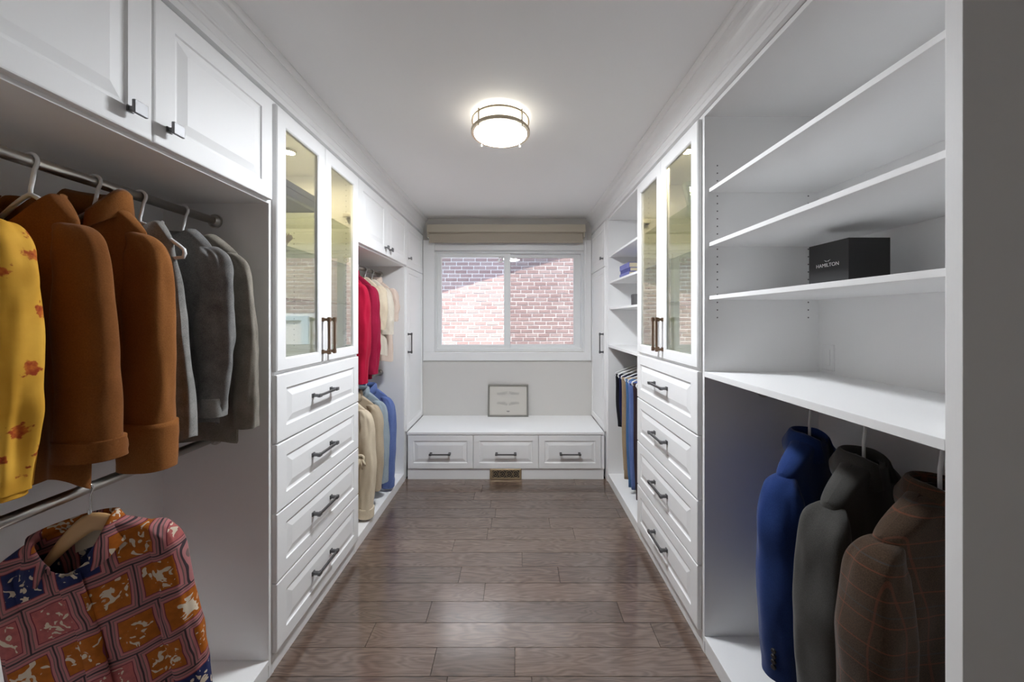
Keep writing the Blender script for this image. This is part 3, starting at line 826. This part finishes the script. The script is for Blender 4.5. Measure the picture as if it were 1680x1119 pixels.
def mk_patch():
    m, t, b = new_mat('patchwork_print'); setp(b, None, .8, 0, .2)
    v0 = coords(t)
    wn = noise_n(t, v0, 7, 2); wv = t.nodes.new('ShaderNodeVectorMath'); wv.operation = 'MULTIPLY_ADD'
    t.links.new(wn.outputs['Color'], wv.inputs[0]); wv.inputs[1].default_value = (.03, .03, .03); t.links.new(v0, wv.inputs[2])
    sx = t.nodes.new('ShaderNodeSeparateXYZ'); t.links.new(wv.outputs[0], sx.inputs[0])
    CW, CH = .106, .118
    zz = mth(t, 'DIVIDE', mth(t, 'ADD', sx.outputs[2], mth(t, 'MULTIPLY', sx.outputs[0], -.10)), CH); row = mth(t, 'FLOOR', zz)
    xx = mth(t, 'ADD', mth(t, 'DIVIDE', sx.outputs[0], CW), mth(t, 'MULTIPLY', row, .37)); colm = mth(t, 'FLOOR', xx)
    fz = mth(t, 'FRACT', zz); fx = mth(t, 'FRACT', xx)
    cell = t.nodes.new('ShaderNodeCombineXYZ'); t.links.new(colm, cell.inputs[0]); t.links.new(row, cell.inputs[1])
    wnz = t.nodes.new('ShaderNodeTexWhiteNoise'); wnz.noise_dimensions = '3D'; t.links.new(cell.outputs[0], wnz.inputs['Vector'])
    cr = t.nodes.new('ShaderNodeValToRGB'); cr.color_ramp.interpolation = 'CONSTANT'; e = cr.color_ramp.elements
    cols = [(0, (.40, .115, .012)), (.40, (.022, .030, .105)), (.62, (.135, .020, .035)), (.84, (.42, .12, .115))]
    while len(e) < 4: e.new(.5)
    for k, (p_, c_) in enumerate(cols): e[k].position = p_; e[k].color = (*c_, 1)
    t.links.new(wnz.outputs['Value'], cr.inputs[0])
    grime = noise_n(t, v0, 60, 4); ground = mixc(t, .5, cr.outputs[0], ramp(t, grime.outputs[0], [(.3, (.45, .45, .45)), (.7, (1.2, 1.1, 1.0))]), 'MULTIPLY')
    # pale animal- and moon-like brush blots inside each cell
    dx = mth(t, 'SUBTRACT', fx, .5); dz = mth(t, 'SUBTRACT', fz, .5)
    rad = mth(t, 'SQRT', mth(t, 'ADD', mth(t, 'MULTIPLY', dx, dx), mth(t, 'MULTIPLY', dz, dz)))
    bn = noise_n(t, v0, 44, 1, .5, 1.2)
    blot = mth(t, 'SUBTRACT', bn.outputs[0], mth(t, 'MULTIPLY', rad, .55))
    bm_ = ramp(t, blot, [(.44, (0, 0, 0)), (.465, (1, 1, 1))])
    c1 = mixc(t, bm_, ground, (.62, .52, .40))
    # borders
    def edge(f_): return mth(t, 'SUBTRACT', .5, mth(t, 'ABSOLUTE', mth(t, 'SUBTRACT', f_, .5)))
    ed = mth(t, 'MINIMUM', edge(fx), edge(fz))
    def lt(a_, thr): return mth(t, 'LESS_THAN', a_, thr)
    c2 = mixc(t, lt(ed, .145), c1, (.16, .035, .05))
    c2 = mixc(t, lt(ed, .125), c2, (.44, .16, .16))
    c2 = mixc(t, lt(ed, .075), c2, (.15, .10, .095))
    c2 = mixc(t, lt(ed, .055), c2, (.36, .15, .15))
    c2 = mixc(t, lt(ed, .018), c2, (.05, .035, .04))
    t.links.new(c2, b.inputs['Base Color']); bump(t, b, grime.outputs[0], .15); return m
M['patch'] = mk_patch()
M['patchlining'] = plain('plain_brick_lining', (.33, .10, .035), .85, bscale=60, bstr=.1)
M['pinktrim'] = plain('dusty_rose_trim', (.42, .17, .165), .85, bscale=60, bstr=.1)
M['label'] = plain('cream_label', (.72, .62, .47), .8, bscale=60, bstr=.05)

def mk_plaid():
    m, t, b = new_mat('brown_windowpane_tweed'); setp(b, None, .9, 0, .15)
    v = coords(t); n = noise_n(t, v, 420, 3, .7); g = noise_n(t, v, 5, 3)
    base = ramp(t, n.outputs[0], [(.3, (.030, .018, .010)), (.7, (.080, .047, .027))])
    sx = t.nodes.new('ShaderNodeSeparateXYZ'); t.links.new(v, sx.inputs[0])
    cur = base
    for ax, per, ph, wd, c in ((2, .052, 0, .055, (.20, .055, .026)), (2, .104, .3, .03, (.05, .055, .06)), (9, .062, .1, .05, (.15, .048, .026))):
        axis = mth(t, 'ADD', mth(t, 'MULTIPLY', sx.outputs[0], .6), sx.outputs[1]) if ax == 9 else sx.outputs[ax]
        f = mth(t, 'FRACT', mth(t, 'ADD', mth(t, 'DIVIDE', axis, per), ph+100))
        cur = mixc(t, mth(t, 'MULTIPLY', mth(t, 'LESS_THAN', f, wd), .5), cur, c)
    t.links.new(cur, b.inputs['Base Color']); b.inputs['Sheen Weight'].default_value = .2
    bump(t, b, n.outputs[0], .3); return m
M['plaid'] = mk_plaid()

def PP(sw, hw, th, hem, nw=.075, nz=-.082, drop=.07, fs=.05, bs=.0, fold=.006, nf=3, seed=1.0, **k):
    d = dict(sw=sw, hw=hw, th=th, hem=hem, nw=nw, nz=nz, drop=drop, fs=fs, bs=bs, fold=fold, nf=nf, seed=seed); d.update(k); return d
def SL(x0, z0, x1, z1, r0=.062, r1=.055, b0=.052, b1=.045, y1=0, bow=.02, **k):
    """a sleeve from the shoulder (x0,z0) to the wrist (x1,z1)"""
    L = z0-z1
    path = [(x0-.055, 0, z0-.004), (x0-.02, 0, z0-.016), (x0+(x1-x0)*.12+bow*.6, y1*.05, z0-L*.10), (x0+(x1-x0)*.34+bow, y1*.2, z0-L*.32), (x0+(x1-x0)*.62+bow*.9, y1*.5, z0-L*.58), (x0+(x1-x0)*.84+bow*.5, y1*.8, z0-L*.80), (x1, y1, z1)]
    rad = [(.006, .012), (.022, max(.028, b0*.6)), (r0*.80, b0*.87), (r0*.98, b0), (r0, b0), ((r0+r1)/2, (b0+b1)/2), (r1, b1)]
    return dict(path=path, rad=rad, **k)

GH = 'white plastic hangers on the coat rod'
# -- near left, upper rod
hanger('plastic', 'white plastic hanger holding the yellow floral blouse', GH, ROD_L, .725, ZU, .0145, span=.095, drop=.10)
garment('blouse', 'yellow blouse with red-orange flowers and gathered balloon sleeves', 'blouse', None, ROD_L, .725, ZU, 'floral',
        PP(.105, .15, .038, -.70, seed=2.2, fold=.009, drop=.085), sleeves=SL(.105, -.175, .118, -.735, .058, .042, .040, .036, bow=.012, wr=.008, gather=.006), cuffs=(.03, -.006, 'floral'))
hanger('plastic', 'white plastic hanger holding the coat with rolled sleeve', GH, ROD_L, .856, ZU, .0145, span=.105, drop=.075, yaw=math.radians(-4))
garment('coat', 'rust brown suede coat with wide rolled sleeve behind yellow blouse', 'coat', 'brown suede coats', ROD_L, .856, ZU, 'suede',
        PP(.125, .155, .034, -.77, nw=.07, nz=-.075, seed=4.1, fold=.007, hemj=.02, fs=.09, ts=.022), yaw=math.radians(-4),
        sleeves=SL(.125, -.155, .158, -.700, .064, .068, .036, .042, bow=.006, wr=.004, drape=.004), cuffs=(.035, .003, 'suede'), placket=True)
hanger('plastic', 'white plastic hanger holding the tan brown coat', GH, ROD_L, .985, ZU, .0145, span=.13)
garment('coat', 'tan brown suede coat with stand collar and deep cuffs beside the grey knitwear', 'coat', 'brown suede coats', ROD_L, .985, ZU, 'suede2',
        PP(.145, .165, .036, -.72, nw=.078, nz=-.07, seed=6.3, fold=.007, fs=.07, drop=.07, ts=.022),
        sleeves=SL(.145, -.145, .150, -.780, .062, .062, .038, .044, bow=.006, wr=.004, drape=.004), cuffs=(.115, .003, 'suede2'), collar=dict(h=.05, flare=.008, gap=.9))
hanger('plastic', 'white plastic hanger poking out of the grey sleeveless vest', GH, ROD_L, 1.105, ZU, .0145, span=.140, drop=.085)
garment('vest', 'grey knit sleeveless vest hanging beside the tan brown coat', 'vest', None, ROD_L, 1.105, ZU, 'grey_knit',
        PP(.105, .17, .034, -.755, nw=.06, nz=-.07, seed=1.7, fold=.010, cw=.13, fs=.06))
hanger('plastic', 'white plastic hanger holding the two grey sweaters', GH, ROD_L, 1.246, ZU, .0145, span=.11, drop=.085, yaw=math.radians(2))
garment('sweater', 'charcoal knit sweater with ribbed cuff hanging at the end of the coat rod', 'sweater', None, ROD_L, 1.212, ZU, 'dark_knit',
        PP(.13, .155, .028, -.735, nw=.068, nz=-.07, seed=3.3, fold=.005, fs=.05, drop=.06, ts=.030), sleeves=SL(.13, -.135, .138, -.700, .054, .034, .030, .028, bow=.008, wr=.010, drape=.008), cuffs=(.05, .004, 'grey_knit'))
garment('cardigan', 'taupe grey wool cardigan beside the white side panel', 'cardigan', None, ROD_L, 1.287, ZU, 'taupe_knit',
        PP(.16, .16, .024, -.825, nw=.07, nz=-.07, seed=5.2, fold=.004, fs=.04, ts=.030), sleeves=SL(.16, -.145, .195, -.775, .044, .038, .026, .026, bow=.010, wr=.007))
# -- near left, lower rod: patchwork shirt
SR = dict(yaw=math.radians(22), roll=math.radians(-10))
hanger('wood', 'wooden hanger holding the patchwork print shirt', None, ROD_L, .962, ZLOW, .0145, span=.112, drop=.085, **SR)
Pp = PP(.168, .20, .036, -.80, ts=.024, nw=.080, nz=-.100, drop=.05, seed=2.9, fold=.006, fs=.10, bs=.0)
g = garment('shirt', 'patchwork print shirt in orange, navy and rose on wooden hanger', 'shirt', None, ROD_L-.032, .949, ZLOW, 'patch', Pp,
        sleeves=SL(.172, -.148, .160, -.76, .040, .034, .034, .032, bow=.000, wr=.008), collar=dict(h=.012, flare=.022, gap=1.0), placket=True, **SR)
lb = MB(); lb.v += [(-.034, .044, -.140), (.026, .044, -.134), (.026, .036, -.176), (-.034, .036, -.182)]; lb.f.append((0, 1, 2, 3))
solid(lb.build('neck_label', 'label', g, local=True, recalc=False), .001)

# -- far left wardrobe: upper rod
GF = 'white plastic hangers above the far red coats'
far = [('coat', 'crimson coat hanging next to the glass-door cabinet', 2.30, 'red', .19, -.80, .185, -.80),
       ('coat', 'dark crimson jacket hanging behind the crimson coat', 2.45, 'crimson', .19, -.80, .20, -.76),
       ('blouse', 'cream blouse hanging behind the red coats', 2.60, 'cream', .18, -.62, .195, -.46),
       ('blouse', 'ivory blouse with short sleeve near the narrow cabinet', 2.74, 'ivory', .18, -.66, .20, -.50),
       ('shirt', 'pale blush shirt at the end of the far upper rod', 2.87, 'blush', .18, -.72, .20, -.40)]
for i, (nm, lab, y, mt, sw, hem, sx, sz) in enumerate(far):
    hanger('plastic', 'white hanger holding the ' + lab.split(' hanging')[0].split(' near')[0].split(' with')[0].split(' at')[0], GF, ROD_L, y, ZU, .0145, span=.15)
    garment(nm, lab, nm, None, ROD_L, y, ZU, mt, PP(sw-.02, .175, .04, hem, nz=-.07, seed=1.3*i+.7, fold=.010, nf=3, drop=.075), sleeves=SL(sw-.02, -.148, sx-.025, sz, .050, .042, .046, .040, bow=.008, wr=.008),
            collar=dict(h=.03, flare=.012, gap=1.0) if i in (0, 1, 4) else None)
GL = 'white plastic hangers on the far lower rod'
low = [('cardigan', 'cream cardigan with tied sleeve on the far lower rod', 2.36, 'cream', .19, -.83, .20, -.84),
       ('jacket', 'khaki linen jacket behind the cream cardigan', 2.50, 'khaki', .19, -.70, .20, -.74),
       ('shirt', 'grey-blue chambray shirt between khaki jacket and blue denim', 2.62, 'sage', .185, -.70, .20, -.74),
       ('jacket', 'blue denim jacket nearest the narrow cabinet on the lower rod', 2.76, 'denim', .19, -.80, .20, -.83)]
for i, (nm, lab, y, mt, sw, hem, sx, sz) in enumerate(low):
    hanger('plastic', 'white hanger holding the ' + lab.split(' behind')[0].split(' between')[0].split(' nearest')[0].split(' with')[0], GL, ROD_L, y, ZLOW, .0145, span=.15)
    g = garment(nm, lab, nm, None, ROD_L, y, ZLOW, mt, PP(sw-.02, .175, .042, hem, nz=-.07, seed=2.1*i+.4, fold=.008, drop=.07), sleeves=SL(sw-.02, -.143, sx-.025, sz, .052, .044, .048, .042, bow=.010, wr=.008),
            collar=dict(h=.03, flare=.012, gap=1.0), cuffs=(.05, .003, mt) if i in (0, 3) else None)
    if i == 0:
        kb = MB()
        for a in (-.9, -.3, .35, .9): kb.tube([(.165, -.052, -.44), (.165+.03*math.sin(a), -.075, -.44-.03*math.cos(a)), (.165+.045*math.sin(a), -.07, -.44-.075*math.cos(a))], lambda u: .010-.004*u, 8)
        kb.tube([(.165+.022*math.cos(k*PI/6), -.066, -.44+.018*math.sin(k*PI/6)) for k in range(12)], .008, 8, closed=True)
        kb.build('tie_bow', 'cream', g, smooth=True, local=True)

# -- near right: suit jackets
GS = 'white plastic hangers under the counter shelf'
suits = [('navy blue suit jacket with four cuff buttons', 1.254, 30, 'navysuit', .20, 1.3),
         ('charcoal grey suit jacket between navy and tweed jackets', 1.058, 25, 'greysuit', .205, 3.9),
         ('brown windowpane tweed jacket next to the end panel', .868, 14, 'plaid', .205, 5.6)]
for i, (lab, y, yw, mt, sw, sd_) in enumerate(suits):
    SY = dict(yaw=math.radians(yw))
    hanger('plastic', 'white hanger holding the ' + lab.split(' with')[0].split(' between')[0].split(' next')[0], GS, ROD_R, y, ZRR, .013, span=.13, drop=.07, zn=-.120, **SY)
    P = PP(sw, .22, .052, -.84, nw=.052, nz=-.112, drop=.088, seed=sd_, fold=.006, nf=2, fs=.02, cw=.21, ts=.034, ex=.5)
    garment('suit_jacket', lab, 'jacket', 'suit jackets under the counter shelf', ROD_R, y, ZRR, mt, P,
            sleeves=SL(sw, -.212, sw+.010, -.84, .054, .048, .062, .052, bow=.016, wr=.005, drape=.008), collar=dict(h=.018, flare=.022, gap=1.3, low=.016),
            buttons=(-1, .055, -.006, 1, 0) if i == 0 else None, **SY)
# -- far right: trousers and shirts
GT = 'white plastic hangers under the far shelf'
def trousers(label, y, mt, length, half=.15):
    hanger('plastic', 'white hanger holding the ' + label.split(' on')[0].split(' hanging')[0], GT, ROD_R, y, ZRR, .013, span=.212, drop=.07)
    g = thing('trousers', label, 'trousers', (ROD_R, y, ZRR), 'trousers folded over hangers')
    for q in (-1, 1):      # the two legs fall on either side of the hanger bar
        mb = MB(); rows = []
        for j in range(25):
            v = j/24; z = -.172-(length*(1 if q < 0 else .93))*v; r = []
            for i in range(24):
                a = 2*PI*i/24; c, s = math.cos(a), math.sin(a)
                hw = half*(1-.10*v); ty = .010+.008*v
                r.append((hw*spw(c, .6)+.004*math.sin(6*v+q), q*(.012+.004*v)+ty*spw(s, .7)+.004*math.sin(9*c+3*v+q+y*7), z))
            rows.append(r)
        b, n = mb.quad_grid(rows); mb.cap(b, n); mb.cap(b+24*n, n, True)
        mb.build('leg', mt, g, smooth=True, local=True)
    mb = MB(); rows = []
    for k in range(11):
        a = PI*k/10; rows.append([(x, .024*math.cos(a), -.174+.014*math.sin(a)) for x in (-half, -half*.5, 0, half*.5, half)])
    mb.quad_grid(rows, closed=False); solid(mb.build('fold', mt, g, smooth=True, local=True, recalc=False), .006)
    return g
trousers('black wool trousers hanging nearest the narrow cabinet', 2.957, 'blacktr', .42, .21)
trousers('navy wool trousers hanging beside the black ones', 2.876, 'navytr', .40, .205)
trousers('tan chino trousers hanging between navy and blue trousers', 2.79, 'tan_tr', .78, .21)
trousers('mid blue denim trousers hanging beside the tan chinos', 2.70, 'bluetr', .80, .205)
trousers('bright blue denim trousers hanging behind the dark plum pair', 2.62, 'denim', .78, .21)
trousers('dark plum trousers hanging between the bright blue and black pairs', 2.53, 'plumtr', .81, .205)
trousers('long black trousers hanging next to the four-drawer cabinet', 2.44, 'blacktr', .83, .205)

# ------------------------------------------------------------------ shelf things
M['blackbox'] = plain('matte_black_card', (.013, .013, .014), .55, bscale=200, bstr=.05)
M['silver'] = plain('silver_foil', (.80, .80, .80), .4, .2, bscale=100, bstr=.02)
bxx, bxy, bz = 1.034, 1.10, 1.506
p = thing('watch_box', 'black cube-shaped watch box with small silver lettering on shelf', 'box', (bxx+.065, bxy+.075, bz))
box('box_body', 'blackbox', (bxx, bxx+.13, bxy, bxy+.149, bz, bz+.020), p, bevel=.0008)
box('lid', 'blackbox', (bxx, bxx+.13, bxy, bxy+.149, bz+.0202, bz+.157), p, bevel=.0008)
def text(body, size, mat, parent, loc, rot, name):
    cu = bpy.data.curves.new(name, 'FONT'); cu.body = body; cu.size = size; cu.align_x = 'CENTER'; cu.align_y = 'CENTER'; cu.extrude = .0002
    o = bpy.data.objects.new(name, cu); col.objects.link(o)
    dg = bpy.context.evaluated_depsgraph_get(); me = bpy.data.meshes.new_from_object(o.evaluated_get(dg))
    bpy.data.objects.remove(o); me.materials.clear(); me.materials.append(M[mat])
    o = bpy.data.objects.new(name, me); col.objects.link(o); o.parent = parent
    o.location = Vector(loc)-world_loc(parent); o.rotation_euler = rot
    return o
tx = text('HAMILTON', .017, 'silver', p, (bxx-.0012, bxy+.0745, bz+.082), (PI/2, 0, -PI/2), 'lettering')
em = MB()
for q in (-1, 1):
    b = len(em.v); em.v += [(bxx-.0011, bxy+.0745, bz+.095), (bxx-.0011, bxy+.0745+q*.013, bz+.100), (bxx-.0011, bxy+.0745+q*.004, bz+.0935)]; em.f.append((b, b+1, b+2))
em.build('emblem', 'silver', p, recalc=False)

# cover plate on the back panel of the near right unit
p = thing('outlet_cover', 'small white blank cover plate on the shelf unit back', 'cover plate', (XRB-.009, 1.44, 1.256))
mpO = lambda u, v, n: (XRB-.008-n, u, v)
MB().rings(mpO, [(1.412, 1.468, 1.20, 1.305, 0), (1.412, 1.468, 1.20, 1.305, .004), (1.415, 1.465, 1.203, 1.302, .006)]).build('plate', 'plastic', p)
MB().mbox(mpO, 1.426, 1.454, 1.22, 1.285, .005, .008).build('insert', 'plastic', p, bevel=.002)

# books
M['book'] = cloth('violet_blue_bookcloth', (.17, .18, .44), (.26, .27, .55), 300, 9, .7, .1, 0)
M['book2'] = cloth('indigo_bookcloth', (.08, .085, .25), (.13, .14, .36), 300, 9, .7, .1, 0)
M['pages'] = plain('cream_pages', (.66, .58, .40), .9, bscale=200, bstr=.4, bsc=(1, 1, 30))
zb = 1.730
for i, (cv, th_, y0, x0, lab) in enumerate((('book', .036, 2.645, .842, 'violet blue book at the bottom of the shelf stack'), ('book2', .030, 2.64, .848, 'indigo book in the middle of the shelf stack'), ('book', .040, 2.652, .845, 'violet blue book on top of the shelf stack'))):
    p = thing('book', lab, 'book', (x0+.08, y0+.12, zb), 'blue books stacked on the far right shelf')
    mb = MB(); L, W_ = .235, .16
    mb.box(x0, x0+W_, y0, y0+L, zb, zb+.003).box(x0, x0+W_, y0, y0+L, zb+th_-.003, zb+th_).box(x0, x0+.004, y0, y0+L, zb+.003, zb+th_-.003)
    mb.build('cover', cv, p, recalc=False)
    box('page_block', 'pages', (x0+.004, x0+W_-.004, y0+.004, y0+L-.004, zb+.003, zb+th_-.003), p, bevel=0)
    zb += th_
p = thing('storage_tin', 'small dark grey lidded tin on shelf under the blue books', 'tin', (.90, 2.62, 1.506))
MB().lathe((.905, 2.64, 1.506), [(.042, 0), (.045, .004), (.045, .062), (.043, .064)], 28).build('tin_body', 'pewter', p)
MB().lathe((.905, 2.64, 1.506), [(.047, .062), (.047, .082), (.040, .087), (.012, .088)], 28).build('lid', 'pewter', p)

# inside the glass cabinets
M['slate'] = plain('slate_blue_card', (.07, .085, .10), .6, bscale=80, bstr=.05)
M['shell'] = plain('ivory_ceramic', (.62, .52, .40), .5, bscale=50, bstr=.2)
p = thing('gift_box', 'flat slate grey box on the top glass shelf beside the brown coats', 'box', (-1.13, 1.66, 1.955))
box('box_body', 'slate', (-1.24, -1.03, 1.50, 1.82, 1.955, 2.005), p, bevel=.002)
box('lid', 'slate', (-1.243, -1.027, 1.497, 1.823, 2.003, 2.035), p, bevel=.002)
p = thing('rose_ornament', 'small ivory ceramic rose on the middle glass shelf', 'ornament', (-1.12, 1.66, 1.729))
cx, cy, cz = -1.10, 1.655, 1.729
MB().lathe((cx, cy, cz), [(.03, 0), (.034, .006), (.018, .014), (.024, .030), (.03, .04)], 24).build('stand', 'shell', p, smooth=True)
for ringi, (rr_, nn, zz_) in enumerate(((.038, 6, .045), (.026, 5, .058), (.013, 3, .066))):
    for k in range(nn):
        a = 2*PI*k/nn+ringi*.6; rows = []
        for j in range(6):
            t = j/5; r0 = rr_*(.45+.75*t); r = []
            for i in range(7):
                b_ = a+(i/6-.5)*1.35*(1-.35*t*t); r.append((cx+r0*math.cos(b_), cy+r0*math.sin(b_), cz+zz_-.016+.045*t-.012*(2*i/6-1)**2*t))
            rows.append(r)
        m2 = MB(); m2.quad_grid(rows, closed=False); solid(m2.build('petal', 'shell', p, smooth=True, recalc=False), .003)
M['crystal'] = mk_glass('cut_crystal', (.86, .92, .90), .12)
p = thing('crystal_vase', 'clear cut glass vase on the top shelf beside the suit jackets', 'vase', (.93, 1.86, 1.955))
pr = [(.028, 0), (.034, .004), (.030, .02), (.026, .05), (.032, .09), (.042, .13), (.050, .17), (.047, .17), (.038, .13), (.028, .09), (.020, .03)]
MB().lathe((.93, 1.87, 1.955), pr, 14).build('vase_body', 'crystal', p)
for k in range(3):
    a = k*2.1; pts = [(.93, 1.87, 1.98), (.93+.02*math.cos(a), 1.87+.02*math.sin(a), 2.08), (.93+.05*math.cos(a), 1.87+.05*math.sin(a), 2.15)]
    MB().tube(pts, .0018, 6).build('stem', 'crystal', p)
